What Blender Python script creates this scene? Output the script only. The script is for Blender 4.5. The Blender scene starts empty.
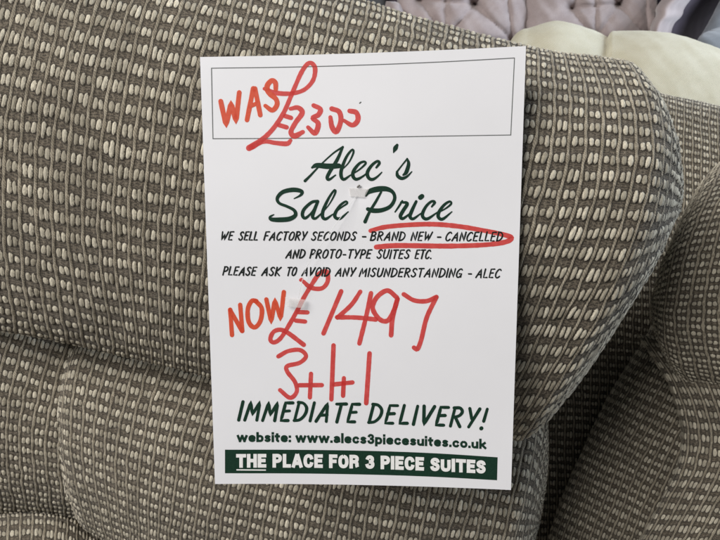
import bpy, math, random
import numpy as np
from mathutils import Vector, Matrix

random.seed(4)
rng = np.random.default_rng(4)
S = bpy.context.scene
COL = S.collection
R = math.radians

# ------------------------------------------------------------------ camera, world, lamps
PITCH = R(25)
F = 560.0                                    # focal length in photo pixels (720 wide)
CAM = np.array([0.0, 0.0, 1.15])
cd = bpy.data.cameras.new("camera")
cam = bpy.data.objects.new("camera", cd)
COL.objects.link(cam)
cam.location = CAM
cam.rotation_euler = (math.pi / 2 - PITCH, 0, 0)
cd.sensor_width = 36
cd.lens = 36 * F / 720
cd.clip_start = 0.01
cd.clip_end = 60
cd.dof.use_dof = True
cd.dof.focus_distance = 0.385
cd.dof.aperture_fstop = 26
S.camera = cam

w = bpy.data.worlds.new("World")
S.world = w
w.use_nodes = True
bg = w.node_tree.nodes["Background"]
bg.inputs[0].default_value = (0.86, 0.93, 1.0, 1)
bg.inputs[1].default_value = 0.075


def area(name, loc, aim, size, power, color):
    l = bpy.data.lights.new(name, 'AREA')
    l.shape = 'RECTANGLE'
    l.size, l.size_y = size
    l.energy = power
    l.color = color
    o = bpy.data.objects.new(name, l)
    COL.objects.link(o)
    o.location = loc
    o.rotation_euler = (Vector(aim) - Vector(loc)).to_track_quat('-Z', 'Y').to_euler()
    return o


area("ceiling_light", (-1.55, -0.75, 2.85), (0, 0.4, 0.95), (1.7, 1.2), 104, (1.0, 0.965, 0.92))
area("window_light", (2.4, 0.95, 1.9), (0.1, 0.5, 0.95), (2.0, 1.5), 85, (0.78, 0.88, 1.0))
S.view_settings.view_transform = 'Standard'
S.view_settings.look = 'None'
S.view_settings.gamma = 1
S.view_settings.exposure = 0.0
S.render.engine = 'CYCLES'
S.cycles.use_denoising = True
S.cycles.max_bounces = 6

# ------------------------------------------------------------------ geometry of the view
ca, sa = math.cos(PITCH), math.sin(PITCH)
AX = np.array([1.0, 0, 0])
AY = np.array([0, sa, ca])                   # image up
AZ = np.array([0, ca, -sa])                  # forward


def P(x, y, d):
    """world point at bearing (x, y) and distance d along the view axis (arrays allowed)"""
    x = np.asarray(x, float); y = np.asarray(y, float); d = np.asarray(d, float)
    X = (x - 360) / F * d
    Y = (270 - y) / F * d
    return CAM + X[..., None] * AX + Y[..., None] * AY + d[..., None] * AZ


# plane of the A4 card (solved from its four corners)
R1 = np.array([0.9988, 0.0066, -0.0694])
R2 = np.array([-0.0013, 0.9911, -0.123])
T0 = np.array([0.0, -0.0066, 0.3787])
NRM = np.cross(R1, R2)


def DP(x, y):
    x = np.asarray(x, float); y = np.asarray(y, float)
    return (NRM @ T0) / (NRM[0] * (x - 360) / F + NRM[1] * (270 - y) / F + NRM[2])


def DPc(x, y):                               # the same, kept tame far outside the card
    return DP(np.clip(x, -150, 900), np.clip(y, -80, 640))


# ------------------------------------------------------------------ object helpers
def tag(o, label=None, cat=None, group=None, kind=None):
    if label: o["label"] = label
    if cat: o["category"] = cat
    if group: o["group"] = group
    if kind: o["kind"] = kind
    return o


def link(name, me, mat, parent=None):
    o = bpy.data.objects.new(name, me)
    COL.objects.link(o)
    if mat: me.materials.append(mat)
    if parent is not None:
        o.parent = parent
        o.matrix_parent_inverse = Matrix.Translation(-Vector(parent.location))
    return o


def empty(name, loc):
    o = bpy.data.objects.new(name, None)
    o.empty_display_size = 0.1
    COL.objects.link(o)
    o.location = loc
    return o


def mesh_np(name, verts, quads, weave=None, smooth=True):
    me = bpy.data.meshes.new(name)
    nv, nq = len(verts), len(quads)
    me.vertices.add(nv)
    me.vertices.foreach_set("co", np.ascontiguousarray(verts, dtype=np.float32).ravel())
    me.loops.add(nq * 4)
    me.loops.foreach_set("vertex_index", np.ascontiguousarray(quads, dtype=np.int32).ravel())
    me.polygons.add(nq)
    me.polygons.foreach_set("loop_start", np.arange(nq, dtype=np.int32) * 4)
    me.polygons.foreach_set("loop_total", np.full(nq, 4, dtype=np.int32))
    me.polygons.foreach_set("use_smooth", np.full(nq, smooth, dtype=bool))
    if weave is not None:
        at = me.attributes.new("weave", 'FLOAT_VECTOR', 'POINT')
        at.data.foreach_set("vector", np.ascontiguousarray(weave, dtype=np.float32).ravel())
    me.update(calc_edges=True)
    me.validate()
    return me


def grid_quads(nu, nv):
    i, j = np.meshgrid(np.arange(nu - 1), np.arange(nv - 1), indexing='ij')
    a = i * nv + j
    return np.stack([a, a + nv, a + nv + 1, a + 1], -1).reshape(-1, 4)


# ------------------------------------------------------------------ materials
class NT:
    def __init__(self, name):
        self.m = bpy.data.materials.new(name)
        self.m.use_nodes = True
        self.t = self.m.node_tree
        self.b = self.t.nodes["Principled BSDF"]

    def n(self, typ, **kw):
        x = self.t.nodes.new(typ)
        for k, v in kw.items():
            setattr(x, k, v)
        return x

    def put(self, sock, v):
        if hasattr(v, "is_linked") or hasattr(v, "links"):
            self.t.links.new(v, sock)
        else:
            sock.default_value = v

    def op(self, o, a, b=None, c=None):
        x = self.n("ShaderNodeMath", operation=o)
        self.put(x.inputs[0], a)
        if b is not None: self.put(x.inputs[1], b)
        if c is not None: self.put(x.inputs[2], c)
        return x.outputs[0]

    def step(self, v, lo, hi, t0=0.0, t1=1.0):
        x = self.n("ShaderNodeMapRange", interpolation_type='SMOOTHSTEP')
        self.put(x.inputs[0], v)
        for k, q in enumerate((lo, hi, t0, t1)):
            self.put(x.inputs[1 + k], q)
        return x.outputs[0]

    def mix(self, f, a, b, blend='MIX'):
        x = self.n("ShaderNodeMix", data_type='RGBA', blend_type=blend)
        self.put(x.inputs[0], f)
        self.put(x.inputs[6], a if not isinstance(a, tuple) else (*a, 1))
        self.put(x.inputs[7], b if not isinstance(b, tuple) else (*b, 1))
        return x.outputs[2]

    def vec(self, x, y, z=0.0):
        c = self.n("ShaderNodeCombineXYZ")
        self.put(c.inputs[0], x); self.put(c.inputs[1], y); self.put(c.inputs[2], z)
        return c.outputs[0]

    def noise(self, v, scale, detail=3):
        x = self.n("ShaderNodeTexNoise")
        if v is not None: self.put(x.inputs["Vector"], v)
        x.inputs["Scale"].default_value = scale
        x.inputs["Detail"].default_value = detail
        return x.outputs[0]

    def white(self, v):
        x = self.n("ShaderNodeTexWhiteNoise", noise_dimensions='3D')
        self.put(x.inputs[0], v)
        return x.outputs[0]

    def bump(self, h, strength, dist):
        x = self.n("ShaderNodeBump")
        x.inputs["Strength"].default_value = strength
        x.inputs["Distance"].default_value = dist
        self.put(x.inputs["Height"], h)
        self.t.links.new(x.outputs[0], self.b.inputs["Normal"])

    def uv(self):
        at = self.n("ShaderNodeAttribute", attribute_name="weave")
        s = self.n("ShaderNodeSeparateXYZ")
        self.t.links.new(at.outputs["Vector"], s.inputs[0])
        self.z = s.outputs[2]
        return s.outputs[0], s.outputs[1]


FA, FB = 0.345, 0.69                         # where the two floats of a pair sit in a weave cell
FHW, FHL = 0.155, 0.308                       # half width, half length of a float


def fabric_material():
    k = NT("basket_weave_fabric")
    u, v = k.uv()
    a, b = k.op('FRACT', u), k.op('FRACT', v)
    idn = k.op('GREATER_THAN', a, (FA + FB) / 2)
    da = k.op('SUBTRACT', a, k.op('MULTIPLY_ADD', idn, FB - FA, FA))
    db = k.op('ABSOLUTE', k.op('SUBTRACT', b, 0.5))
    f = k.op('SUBTRACT', k.op('SUBTRACT', 1.0, k.op('POWER', k.op('ABSOLUTE', k.op('DIVIDE', da, FHW)), 2.0)),
             k.op('POWER', k.op('DIVIDE', db, k.op('MULTIPLY_ADD', k.z, FHL * .42, FHL * .80)), 3.0))
    fibre = k.noise(k.vec(k.op('MULTIPLY', u, 26.0), k.op('MULTIPLY', v, 5.0)), 1.0, 3)
    fine = k.noise(k.vec(k.op('MULTIPLY', u, 11.0), k.op('MULTIPLY', v, 17.0)), 1.3, 3)
    fm = k.step(k.op('MULTIPLY_ADD', k.op('SUBTRACT', fine, 0.5), 0.95, f), -0.02, 0.42)
    dc = k.op('SUBTRACT', 0.5, k.op('ABSOLUTE', k.op('SUBTRACT', a, 0.5)))
    dc = k.op('MULTIPLY_ADD', k.op('SUBTRACT', fine, 0.5), 0.07, dc)
    sw = k.step(db, 0.12, 0.36, 0.035, 0.0)          # the cord swells level with the floats
    dc = k.op('SUBTRACT', dc, sw)
    cm = k.step(dc, 0.105, 0.055)
    col = k.white(k.vec(k.op('FLOOR', k.op('MULTIPLY', u, 6.0)), k.op('FLOOR', k.op('MULTIPLY', v, 2.0)), 11.0))
    rib = k.op('SINE', k.op('MULTIPLY', k.op('MULTIPLY_ADD', col, 0.09, v), 2 * math.pi * 7))
    rib = k.step(k.op('MULTIPLY_ADD', k.op('SUBTRACT', fine, 0.5), 7.0, rib), -1.3, 1.6)
    strand = k.step(k.op('ABSOLUTE', da), 0.14, 0.05)
    strand = k.op('MULTIPLY', strand, k.step(k.op('ADD', fine, k.op('MULTIPLY', col, 0.3)), 0.45, 0.85))
    sgn = k.op('SUBTRACT', k.op('FRACT', k.op('ADD', u, 0.5)), 0.5)
    ply = k.op('SINE', k.op('MULTIPLY', k.op('MULTIPLY_ADD', sgn, 0.9, v), 2 * math.pi * 7))
    ply = k.step(ply, -1.0, 0.2, 0.62, 1.05)
    rnd = k.white(k.vec(k.op('MULTIPLY_ADD', k.op('FLOOR', u), 2.0, idn), k.op('FLOOR', v), 3.0))
    rnc = k.white(k.vec(k.op('FLOOR', k.op('ADD', u, 0.5)), k.op('FLOOR', k.op('MULTIPLY', v, 3.0)), 7.0))
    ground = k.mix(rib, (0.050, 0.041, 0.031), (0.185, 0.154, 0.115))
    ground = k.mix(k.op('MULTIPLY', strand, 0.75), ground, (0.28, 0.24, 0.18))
    ground = k.mix(k.step(f, -1.3, -0.15, 0.0, 0.66), ground, (0.026, 0.021, 0.016))  # crevice shade round each float, painted into the ground colour
    ground = k.mix(k.op('MULTIPLY', k.step(dc, 0.17, 0.11), 0.7), ground, (0.030, 0.025, 0.019))  # same painted shade along both sides of the cord
    cord = k.mix(rnc, (0.33, 0.287, 0.215), (0.58, 0.515, 0.40))
    cord = k.mix(1.0, cord, k.vec(ply, ply, ply), 'MULTIPLY')
    flo = k.mix(rnd, (0.37, 0.332, 0.256), (0.76, 0.70, 0.565))
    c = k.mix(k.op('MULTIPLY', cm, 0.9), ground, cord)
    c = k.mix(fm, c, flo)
    fuzz = k.noise(k.vec(k.op('MULTIPLY', u, 60.0), k.op('MULTIPLY', v, 22.0)), 1.0, 4)
    patchy = k.noise(k.vec(u, v), 0.23, 3)
    tone = k.op('MULTIPLY', k.step(fibre, 0.25, 0.75, 0.66, 1.18), k.step(fuzz, 0.25, 0.75, 0.78, 1.18))
    tone = k.op('MULTIPLY', tone, k.step(patchy, 0.3, 0.7, 0.88, 1.08))
    c = k.mix(1.0, c, k.vec(tone, tone, tone), 'MULTIPLY')
    k.put(k.b.inputs["Base Color"], c)
    k.b.inputs["Roughness"].default_value = 0.92
    k.b.inputs["Specular IOR Level"].default_value = 0.18
    k.b.inputs["Sheen Weight"].default_value = 0.12
    k.b.inputs["Sheen Roughness"].default_value = 0.6
    k.bump(k.op('ADD', fibre, k.op('MULTIPLY_ADD', fine, 0.6, fuzz)), 0.7, 0.0011)
    return k.m


def frac(x): return x - np.floor(x)


def hash2(i, j, s):
    return frac(np.sin(i * 127.1 + j * 311.7 + s * 74.7) * 43758.5453)


def weave_height(u, v):
    a, b = frac(u), frac(v)
    idn = (a > (FA + FB) / 2).astype(float)
    da = (a - np.where(idn > 0, FB, FA)) / FHW
    z = hash2(np.floor(u) * 2 + idn, np.floor(v), 1.0)
    db = np.abs(b - .5) / (FHL * (.80 + .42 * z))
    f = np.clip(1 - da ** 2 - db ** 3, 0, 1)
    hf = f ** .38 * (1 - .10 * np.cos(da * 7.5)) * (0.72 + 0.36 * z)
    dc = np.minimum(a, 1 - a) / (0.095 + 0.045 * np.exp(-((b - .5) / .2) ** 2))
    hc = np.sqrt(np.clip(1 - dc ** 2, 0, 1)) * (0.58 + 0.14 * np.exp(-((b - .5) / .2) ** 2) + 0.10 * np.sin(2 * math.pi * 7 * (v + .9 * (frac(u + .5) - .5))))
    g = 0.20 * np.abs(np.sin(math.pi * v * 7)) * np.abs(np.cos(math.pi * u * 5)) ** .5 + 0.08 * hash2(np.floor(u * 9), np.floor(v * 14), 2.0)
    return np.maximum(np.maximum(hf, hc), g), z


def cloth_material(name, c1, c2, twill, sheen=0.3):
    k = NT(name)
    u, v = k.uv()
    n1 = k.noise(k.vec(u, v), 0.12, 3)
    n2 = k.noise(k.vec(k.op('MULTIPLY', u, 1.0), k.op('MULTIPLY', v, 1.0)), 2.2, 2)
    d = k.op('SINE', k.op('MULTIPLY', k.op('ADD', u, v), math.pi * 2.4))
    h = k.op('MULTIPLY_ADD', d, twill, n2)
    c = k.mix(k.step(n1, .3, .7), c1, c2)
    t = k.step(h, -0.2, 1.2, 0.76, 1.10)
    c = k.mix(1.0, c, k.vec(t, t, t), 'MULTIPLY')
    k.put(k.b.inputs["Base Color"], c)
    k.b.inputs["Roughness"].default_value = 0.85
    k.b.inputs["Specular IOR Level"].default_value = 0.2
    k.b.inputs["Sheen Weight"].default_value = sheen
    k.bump(h, 0.5, 0.0008)
    return k.m


def ink_material(name, col, rough=0.45, var=0.12):
    k = NT(name)
    g = k.n("ShaderNodeNewGeometry")
    n = k.noise(g.outputs["Position"], 900, 2)
    t = k.step(n, .3, .7, 1 - var, 1 + var)
    k.put(k.b.inputs["Base Color"], k.mix(1.0, col, k.vec(t, t, t), 'MULTIPLY'))
    k.b.inputs["Roughness"].default_value = rough
    k.b.inputs["Specular IOR Level"].default_value = 0.15
    return k.m


def marker_material(name, film, body, amt):
    k = NT(name)
    g = k.n("ShaderNodeNewGeometry")
    n = k.noise(g.outputs["Position"], 260, 3)
    tr = k.n("ShaderNodeBsdfTransparent")
    tr.inputs[0].default_value = (*film, 1)
    k.b.inputs["Roughness"].default_value = 0.5
    k.put(k.b.inputs["Base Color"], k.mix(k.step(n, .3, .7), body, tuple(x * .86 for x in body)))
    mx = k.n("ShaderNodeMixShader")
    k.put(mx.inputs[0], k.step(n, .3, .7, amt - .26, amt + .16))
    k.t.links.new(tr.outputs[0], mx.inputs[1])
    k.t.links.new(k.b.outputs[0], mx.inputs[2])
    k.t.links.new(mx.outputs[0], k.t.nodes["Material Output"].inputs[0])
    return k.m


def plain_material(name, col, rough=0.5, trans=0.0, nscale=400, bump=0.1, alpha=1.0, mott=0.93):
    k = NT(name)
    g = k.n("ShaderNodeNewGeometry")
    n = k.noise(g.outputs["Position"], nscale, 3)
    k.put(k.b.inputs["Base Color"], k.mix(k.step(n, .3, .7), col, tuple(c * mott for c in col)))
    k.b.inputs["Roughness"].default_value = rough
    k.b.inputs["Transmission Weight"].default_value = trans
    k.b.inputs["Alpha"].default_value = alpha
    k.bump(n, bump, 0.0003)
    return k.m


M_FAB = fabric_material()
M_CREAM = cloth_material("cream_twill", (0.57, 0.535, 0.405), (0.63, 0.60, 0.475), 0.75, 0.2)
M_MAUVE = cloth_material("mauve_velvet", (0.37, 0.305, 0.30), (0.45, 0.38, 0.375), 0.05, 0.35)
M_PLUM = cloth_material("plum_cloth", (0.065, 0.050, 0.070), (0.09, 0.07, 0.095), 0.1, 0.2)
M_BLUE = cloth_material("slate_blue_cloth", (0.15, 0.165, 0.185), (0.20, 0.22, 0.245), 0.1, 0.3)
M_CARD = plain_material("white_card", (0.74, 0.745, 0.78), 0.40, nscale=50, bump=0.0, mott=0.99)
M_GREEN = ink_material("dark_green_ink", (0.010, 0.035, 0.022))
M_BLACK = ink_material("black_ink", (0.013, 0.017, 0.016))
M_GREY = ink_material("grey_rule_ink", (0.14, 0.15, 0.15))
M_WHITE = plain_material("white_print", (0.82, 0.82, 0.82), 0.45)
M_RED = marker_material("red_marker", (0.94, 0.42, 0.40), (0.71, 0.070, 0.066), 0.60)
M_ORED = marker_material("orange_red_marker", (0.95, 0.42, 0.30), (0.76, 0.095, 0.040), 0.72)
M_PLASTIC = plain_material("clear_plastic", (0.82, 0.80, 0.79), 0.2, alpha=0.27)
M_THREAD = plain_material("plastic_thread", (0.88, 0.88, 0.88), 0.25, alpha=0.6)
M_STEEL = plain_material("dull_pin", (0.16, 0.15, 0.14), 0.4)
M_FLOOR = plain_material("beige_carpet", (0.34, 0.31, 0.27), 0.95, nscale=60, bump=0.6)

# ------------------------------------------------------------------ soft upholstery surfaces
def spline(pts, t):
    """Catmull-Rom through pts (n, k) at t in 0..n-1"""
    pts = np.asarray(pts, float)
    n = len(pts)
    ext = np.vstack([2 * pts[0] - pts[1], pts, 2 * pts[-1] - pts[-2]])
    i = np.clip(np.floor(t).astype(int), 0, n - 2)
    f = (t - i)[:, None]
    p0, p1, p2, p3 = ext[i], ext[i + 1], ext[i + 2], ext[i + 3]
    return 0.5 * (2 * p1 + (p2 - p0) * f + (2 * p0 - 5 * p1 + 4 * p2 - p3) * f ** 2 + (3 * p1 - p0 - 3 * p2 + p3) * f ** 3)


def arc(p):
    return np.concatenate([[0], np.cumsum(np.linalg.norm(np.diff(p, axis=0), axis=1))])


def wobble(x, y, s, f):
    return (np.sin(x * f + s) * np.cos(y * f * 1.31 + s * 2.1) + .6 * np.sin(x * f * 2.3 + y * f * 1.7 + s * 3.3)
            + .4 * np.cos(x * f * 3.9 - y * f * 4.3 + s)) / 2


def finish(name, G, U, V, mat, parent, relief, seed, weave=True, rot=0.0, lump=0.0012):
    """G (nu, nv, 3) base surface; adds lumps, yarn relief and the weave coordinates"""
    nu, nv = G.shape[:2]
    du = np.gradient(G, axis=0); dv = np.gradient(G, axis=1)
    N = np.cross(du, dv)
    N /= np.linalg.norm(N, axis=2, keepdims=True) + 1e-12
    # outward = towards the camera for most of the visible side
    c = G.reshape(-1, 3).mean(0)
    if ((G - c) * N).sum() < 0: N = -N
    UU, VV = np.meshgrid(U, V, indexing='ij')
    if rot:
        cr, sr = math.cos(rot), math.sin(rot)
        UU, VV = UU * cr - VV * sr, UU * sr + VV * cr
    h = lump * wobble(UU, VV, seed, 0.33)
    if weave:
        wu = UU + 0.10 * wobble(UU, VV, seed + 5, 0.45) + 0.055 * wobble(UU, VV, seed + 1, 2.2)
        wv = VV + 0.14 * wobble(UU, VV, seed + 8, 0.4) + 0.075 * wobble(UU, VV, seed + 2, 2.6)
        wu = wu + seed * 10; wv = wv + seed * 7
        wh, wz = weave_height(wu, wv)
        h = h + relief * (wh - 0.5)
    else:
        wu, wv, wz = UU, VV, np.zeros_like(UU)
    G = G + N * h[..., None]
    W = np.stack([wu, wv, wz], -1).reshape(-1, 3)
    me = mesh_np(name, G.reshape(-1, 3), grid_quads(nu, nv), W)
    return link(name, me, mat, parent)


def pillow(name, stations, half, mat, parent, cell=(0.0116, 0.0138), res=14, e=0.9, caps=(0, 0), ec=0.55,
           off=None, depth=None, relief=0.0019, seed=1, weave=True, lump=0.0012, endrot=0.0):
    """a stuffed cushion.  stations: (Top, Mid, Bottom) bearings of successive cross sections,
    half: half thickness, off: distance behind the card plane of each section's face (or depth = absolute)"""
    st = np.array([[*a, *b, *c] for a, b, c in stations], float)
    n = len(st)
    dd = np.array(off if off is not None else depth, float)
    if dd.ndim == 0: dd = np.full(n, float(dd))
    st = np.hstack([st, dd[:, None]])

    def sect(row, phi):
        T, Mm, B, d0 = row[..., 0:2], row[..., 2:4], row[..., 4:6], row[..., 6]
        s = np.sign(np.sin(phi)) * np.abs(np.sin(phi)) ** e
        c = np.sign(np.cos(phi)) * np.abs(np.cos(phi)) ** e
        s_, c_ = s[None, :, None], c[None, :, None]
        T, Mm, B = T[:, None], Mm[:, None], B[:, None]
        xy = Mm + s_ * (T - B) / 2 + s_ ** 2 * ((T + B) / 2 - Mm)
        if off is not None:
            base = DPc(xy[..., 0], xy[..., 1]) + d0[:, None]
        else:
            base = np.repeat(d0[:, None], len(phi), 1)
        return xy, base + half * (1 - c_[..., 0])

    # even spacing along the axis
    td = np.linspace(0, n - 1, 600)
    rows = spline(st, td)
    xy, d = sect(rows, np.array([0.0]))
    L = arc(P(xy[:, 0, 0], xy[:, 0, 1], d[:, 0]))
    nu = max(8, int(L[-1] / cell[0] * res))
    t = np.interp(np.linspace(0, L[-1], nu), L, td)
    rows = spline(st, t)
    U = np.linspace(0, L[-1], nu)
    # even spacing round the section
    ph = np.linspace(-math.pi, math.pi, 4001)
    xy, d = sect(rows[nu // 2:nu // 2 + 1], ph)
    A = arc(P(xy[0, :, 0], xy[0, :, 1], d[0]))
    nv = int(A[-1] / cell[1] * res)
    phi = np.interp(np.linspace(0, A[-1], nv), A, ph)
    V = np.linspace(0, A[-1], nv) - np.interp(0, ph, A)
    xy, d = sect(rows, phi)
    # rounded ends
    def cap(k, sgn, Rpx):
        if Rpx <= 0: return None
        nc = max(6, int(1.5 * Rpx / F * d[k].min() / cell[0] * res))
        th = np.linspace(0, math.pi / 2, nc + 1)[1:]
        Mm = rows[k, 2:4]
        ctr = np.array([Mm[0], Mm[1]])
        dc = d[k].min() + half
        ax = rows[k, 2:4] - rows[k - sgn, 2:4]
        ax = ax / np.linalg.norm(ax)
        q = np.cos(th) ** ec
        q[-1] = 0.002
        X = ctr[None, None] + (xy[k][None] - ctr) * q[:, None, None] + (Rpx * np.sin(th))[:, None, None] * ax
        D = dc + (d[k][None] - dc) * q[:, None]
        pp = np.concatenate([[P(*xy[k, nv // 2], d[k, nv // 2])], P(X[:, nv // 2, 0], X[:, nv // 2, 1], D[:, nv // 2])])
        return X, D, arc(pp)[1:]
    r = cap(nu - 1, 1, caps[1])
    l = cap(0, -1, caps[0])
    if r is not None:
        xy = np.concatenate([xy, r[0]]); d = np.concatenate([d, r[1]]); U = np.concatenate([U, U[-1] + r[2]])
    if l is not None:
        xy = np.concatenate([l[0][::-1], xy]); d = np.concatenate([l[1][::-1], d]); U = np.concatenate([U[0] - l[2][::-1], U])
    G = P(xy[..., 0], xy[..., 1], d)
    return finish(name, G, U / cell[0], V / cell[1], mat, parent, relief, seed, weave, lump=lump)


def patch(name, net, mat, parent, cell=(0.0106, 0.0138), res=13, thick=0.05, relief=0.0019, seed=1, weave=True,
          rot=0.0, absolute=False, lump=0.0012, bulge=None):
    """an upholstered panel from a net of (x, y, distance) points, rows top to bottom, wrapped round to a back"""
    net = np.array(net, float)
    if not absolute:
        net[..., 2] += DPc(net[..., 0], net[..., 1])
    # wrap the borders backwards
    def wrap(a, axis):
        f = np.take(a, [0], axis).copy(); l = np.take(a, [-1], axis).copy()
        f[..., 2] += thick; l[..., 2] += thick
        return np.concatenate([f, a, l], axis)
    net = wrap(wrap(net, 0), 1)
    nr, nc = net.shape[:2]
    t = np.linspace(0, nc - 1, 200)
    dense = np.stack([spline(net[k], t) for k in range(nr)])            # nr, 200, 3
    s = np.linspace(0, nr - 1, 200)
    full = np.stack([spline(dense[:, k], s) for k in range(200)], 1)     # 200 (rows), 200 (cols), 3
    W = P(full[..., 0], full[..., 1], full[..., 2])
    Lu = arc(W[100]); Lv = arc(W[:, 100])
    nu = int(Lu[-1] / cell[0] * res); nv = int(Lv[-1] / cell[1] * res)
    tu = np.interp(np.linspace(0, Lu[-1], nu), Lu, t); tv = np.interp(np.linspace(0, Lv[-1], nv), Lv, s)
    dn = np.stack([spline(net[k], tu) for k in range(nr)])
    G = np.stack([spline(dn[:, k], tv) for k in range(nu)], 0)           # nu, nv, 3
    if bulge is not None:
        G[..., 2] += bulge(G[..., 0], G[..., 1])
    G = P(G[..., 0], G[..., 1], G[..., 2])
    return finish(name, G, np.linspace(0, Lu[-1], nu) / cell[0], -np.linspace(0, Lv[-1], nv) / cell[1],
                  mat, parent, relief, seed, weave, rot, lump)


# ------------------------------------------------------------------ floor
fl = mesh_np("floor", np.array([[-6, -4, 0], [6, -4, 0], [6, 8, 0], [-6, 8, 0]], float), np.array([[0, 1, 2, 3]]), smooth=False)
tag(link("floor", fl, M_FLOOR), kind="structure")

# ------------------------------------------------------------------ the woven sofa
sofa = empty("woven_sofa", (0, 0.55, 0))
tag(sofa, "brown and beige basket weave sofa that the white price card is pinned to", "sofa")

pillow("head_cushion", [
    ((-210, -172), (-272, 38), (-262, 275)),
    ((-90, -135), (-150, 70), (-140, 300)),
    ((30, -98), (-30, 103), (-25, 325)),
    ((150, -62), (95, 134), (108, 353)),
    ((270, -28), (222, 160), (205, 376)),
    ((390, 8), (355, 183), (312, 402)),
    ((520, 44), (500, 200), (425, 428)),
    ((622, 60), (640, 207), (517, 441)),
], 0.072, M_FAB, sofa, e=1.0, ec=.7, caps=(40, 40), off=[.014, .012, .01, .008, .005, .004, .004, .010], seed=1)

lower = pillow("back_cushion", [
    ((112, 300), (70, 418), (98, 552)),
    ((262, 330), (215, 460), (195, 605)),
    ((410, 362), (370, 500), (345, 650)),
    ((535, 395), (512, 520), (470, 690)),
], 0.10, M_FAB, sofa, e=1.0, ec=.75, caps=(25, 27), off=[.118, .100, .100, .112], cell=(0.0126, 0.0126), seed=2)

pillow("side_cushion", [
    ((-190, 230), (-230, 350), (-220, 470)),
    ((-80, 262), (-110, 380), (-100, 500)),
    ((105, 312), (68, 422), (74, 522)),
], 0.08, M_FAB, sofa, e=1.0, ec=.8, caps=(0, 24), off=[.115, .115, .130], cell=(0.0126, 0.0126), seed=3)

pillow("seat_cushion", [
    ((-200, 505), (-200, 640), (-200, 760)),
    ((-60, 520), (-60, 650), (-60, 780)),
    ((50, 512), (40, 655), (30, 790)),
    ((120, 545), (110, 690), (100, 800)),
    ((330, 660), (330, 760), (330, 850)),
], 0.07, M_FAB, sofa, off=[.12, .12, .12, .12, .12], seed=4)

pillow("back_frame", [
    ((-200, 20), (-200, 330), (-200, 640)),
    ((200, 30), (200, 330), (200, 640)),
    ((420, 40), (420, 330), (420, 640)),
    ((560, 70), (560, 340), (560, 650)),
    ((655, 92), (655, 350), (655, 650)),
    ((720, 106), (720, 360), (720, 650)),
    ((860, 140), (860, 380), (860, 650)),
    ((1020, 180), (1020, 400), (1020, 650)),
], 0.05, M_FAB, sofa, e=0.6, off=0.37, seed=5, cell=(0.0112, 0.0115))

pillow("arm_pad", [
    ((740, 155), (690, 300), (712, 400)),
    ((800, 135), (780, 300), (800, 425)),
    ((900, 120), (900, 300), (900, 430)),
    ((1040, 112), (1040, 300), (1040, 440)),
], 0.095, M_FAB, sofa, caps=(38, 38), ec=0.5, off=[.17, .14, .12, .13], seed=6, cell=(0.0120, 0.0085))

EL = [(676, 285), (652, 330), (618, 385), (589, 440), (566, 495), (548, 545), (528, 610), (500, 720), (480, 800)]
patch("arm_inner_panel", [[(x + k, y + .5 * k, dz) for k, dz in ((0, .33), (25, .295), (60, .27), (100, .255), (140, .26))]
                          for x, y in EL], M_FAB, sofa, seed=7, cell=(0.0100, 0.0105), thick=0.06)
SM = [(640, 338), (668, 382), (681, 425), (679, 462), (662, 500), (637, 545), (600, 610), (565, 720), (545, 800)]
patch("arm_outer_panel", [[(x + k, y + k * .10, dz + (.03 if j == 0 else 0)) for k, dz in ((0, .232), (8, .215), (50, .19), (100, .175), (190, .15), (340, .15))]
                          for j, (x, y) in enumerate(SM)], M_FAB, sofa, seed=8, cell=(0.0112, 0.0125), thick=0.05)

# ------------------------------------------------------------------ cream sofa behind
cream = empty("cream_sofa", (0.4, 1.1, 0))
tag(cream, "cream twill sofa whose rounded back shows behind the woven sofa", "sofa")
pillow("back_cushion", [
    ((528, 28), (522, 130), (520, 240)),
    ((560, 21), (556, 130), (555, 245)),
    ((600, 33), (600, 140), (600, 250)),
    ((625, 50), (625, 150), (625, 255)),
], 0.10, M_CREAM, cream, caps=(24, 0), ec=.42, depth=[1.02, 1.00, 1.01, 1.04], weave=False, cell=(0.005, 0.005), res=2, lump=.0008, seed=2)
pillow("back_cushion", [
    ((614, 31), (616, 140), (618, 245)),
    ((650, 31), (652, 145), (655, 250)),
    ((690, 38), (700, 160), (705, 265)),
    ((760, 66), (770, 190), (775, 290)),
    ((850, 110), (860, 230), (865, 330)),
], 0.10, M_CREAM, cream, caps=(16, 0), ec=.8, depth=[1.0, .97, .96, .95, .94], weave=False, cell=(0.005, 0.005), res=2, lump=.0008, seed=5)

# ------------------------------------------------------------------ mauve buttoned sofa further back
mauve = empty("mauve_sofa", (0.35, 1.75, 0))
tag(mauve, "pale mauve buttoned sofa behind the cream sofa at the top of the photo", "sofa")


def tuft(buttons):
    def f(x, y):
        d = np.zeros_like(x)
        for bx, by in buttons:
            r2 = ((x - bx) / 15) ** 2 + ((y - by) / 13) ** 2
            d += .042 * np.exp(-np.sqrt(r2 + .02) * 1.3)
        for i, (ax, ay) in enumerate(buttons):
            for bx, by in buttons[i + 1:]:
                L = math.hypot(bx - ax, by - ay)
                if L > 75: continue
                tx, ty = (bx - ax) / L, (by - ay) / L
                s = (x - ax) * tx + (y - ay) * ty
                q = np.abs(-(x - ax) * ty + (y - ay) * tx)
                ins = 1 / (1 + np.exp(-(s + 4) / 3)) / (1 + np.exp((s - L - 4) / 3))
                d += .019 * np.exp(-q / 2.2) * ins
        return d
    return f


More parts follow.
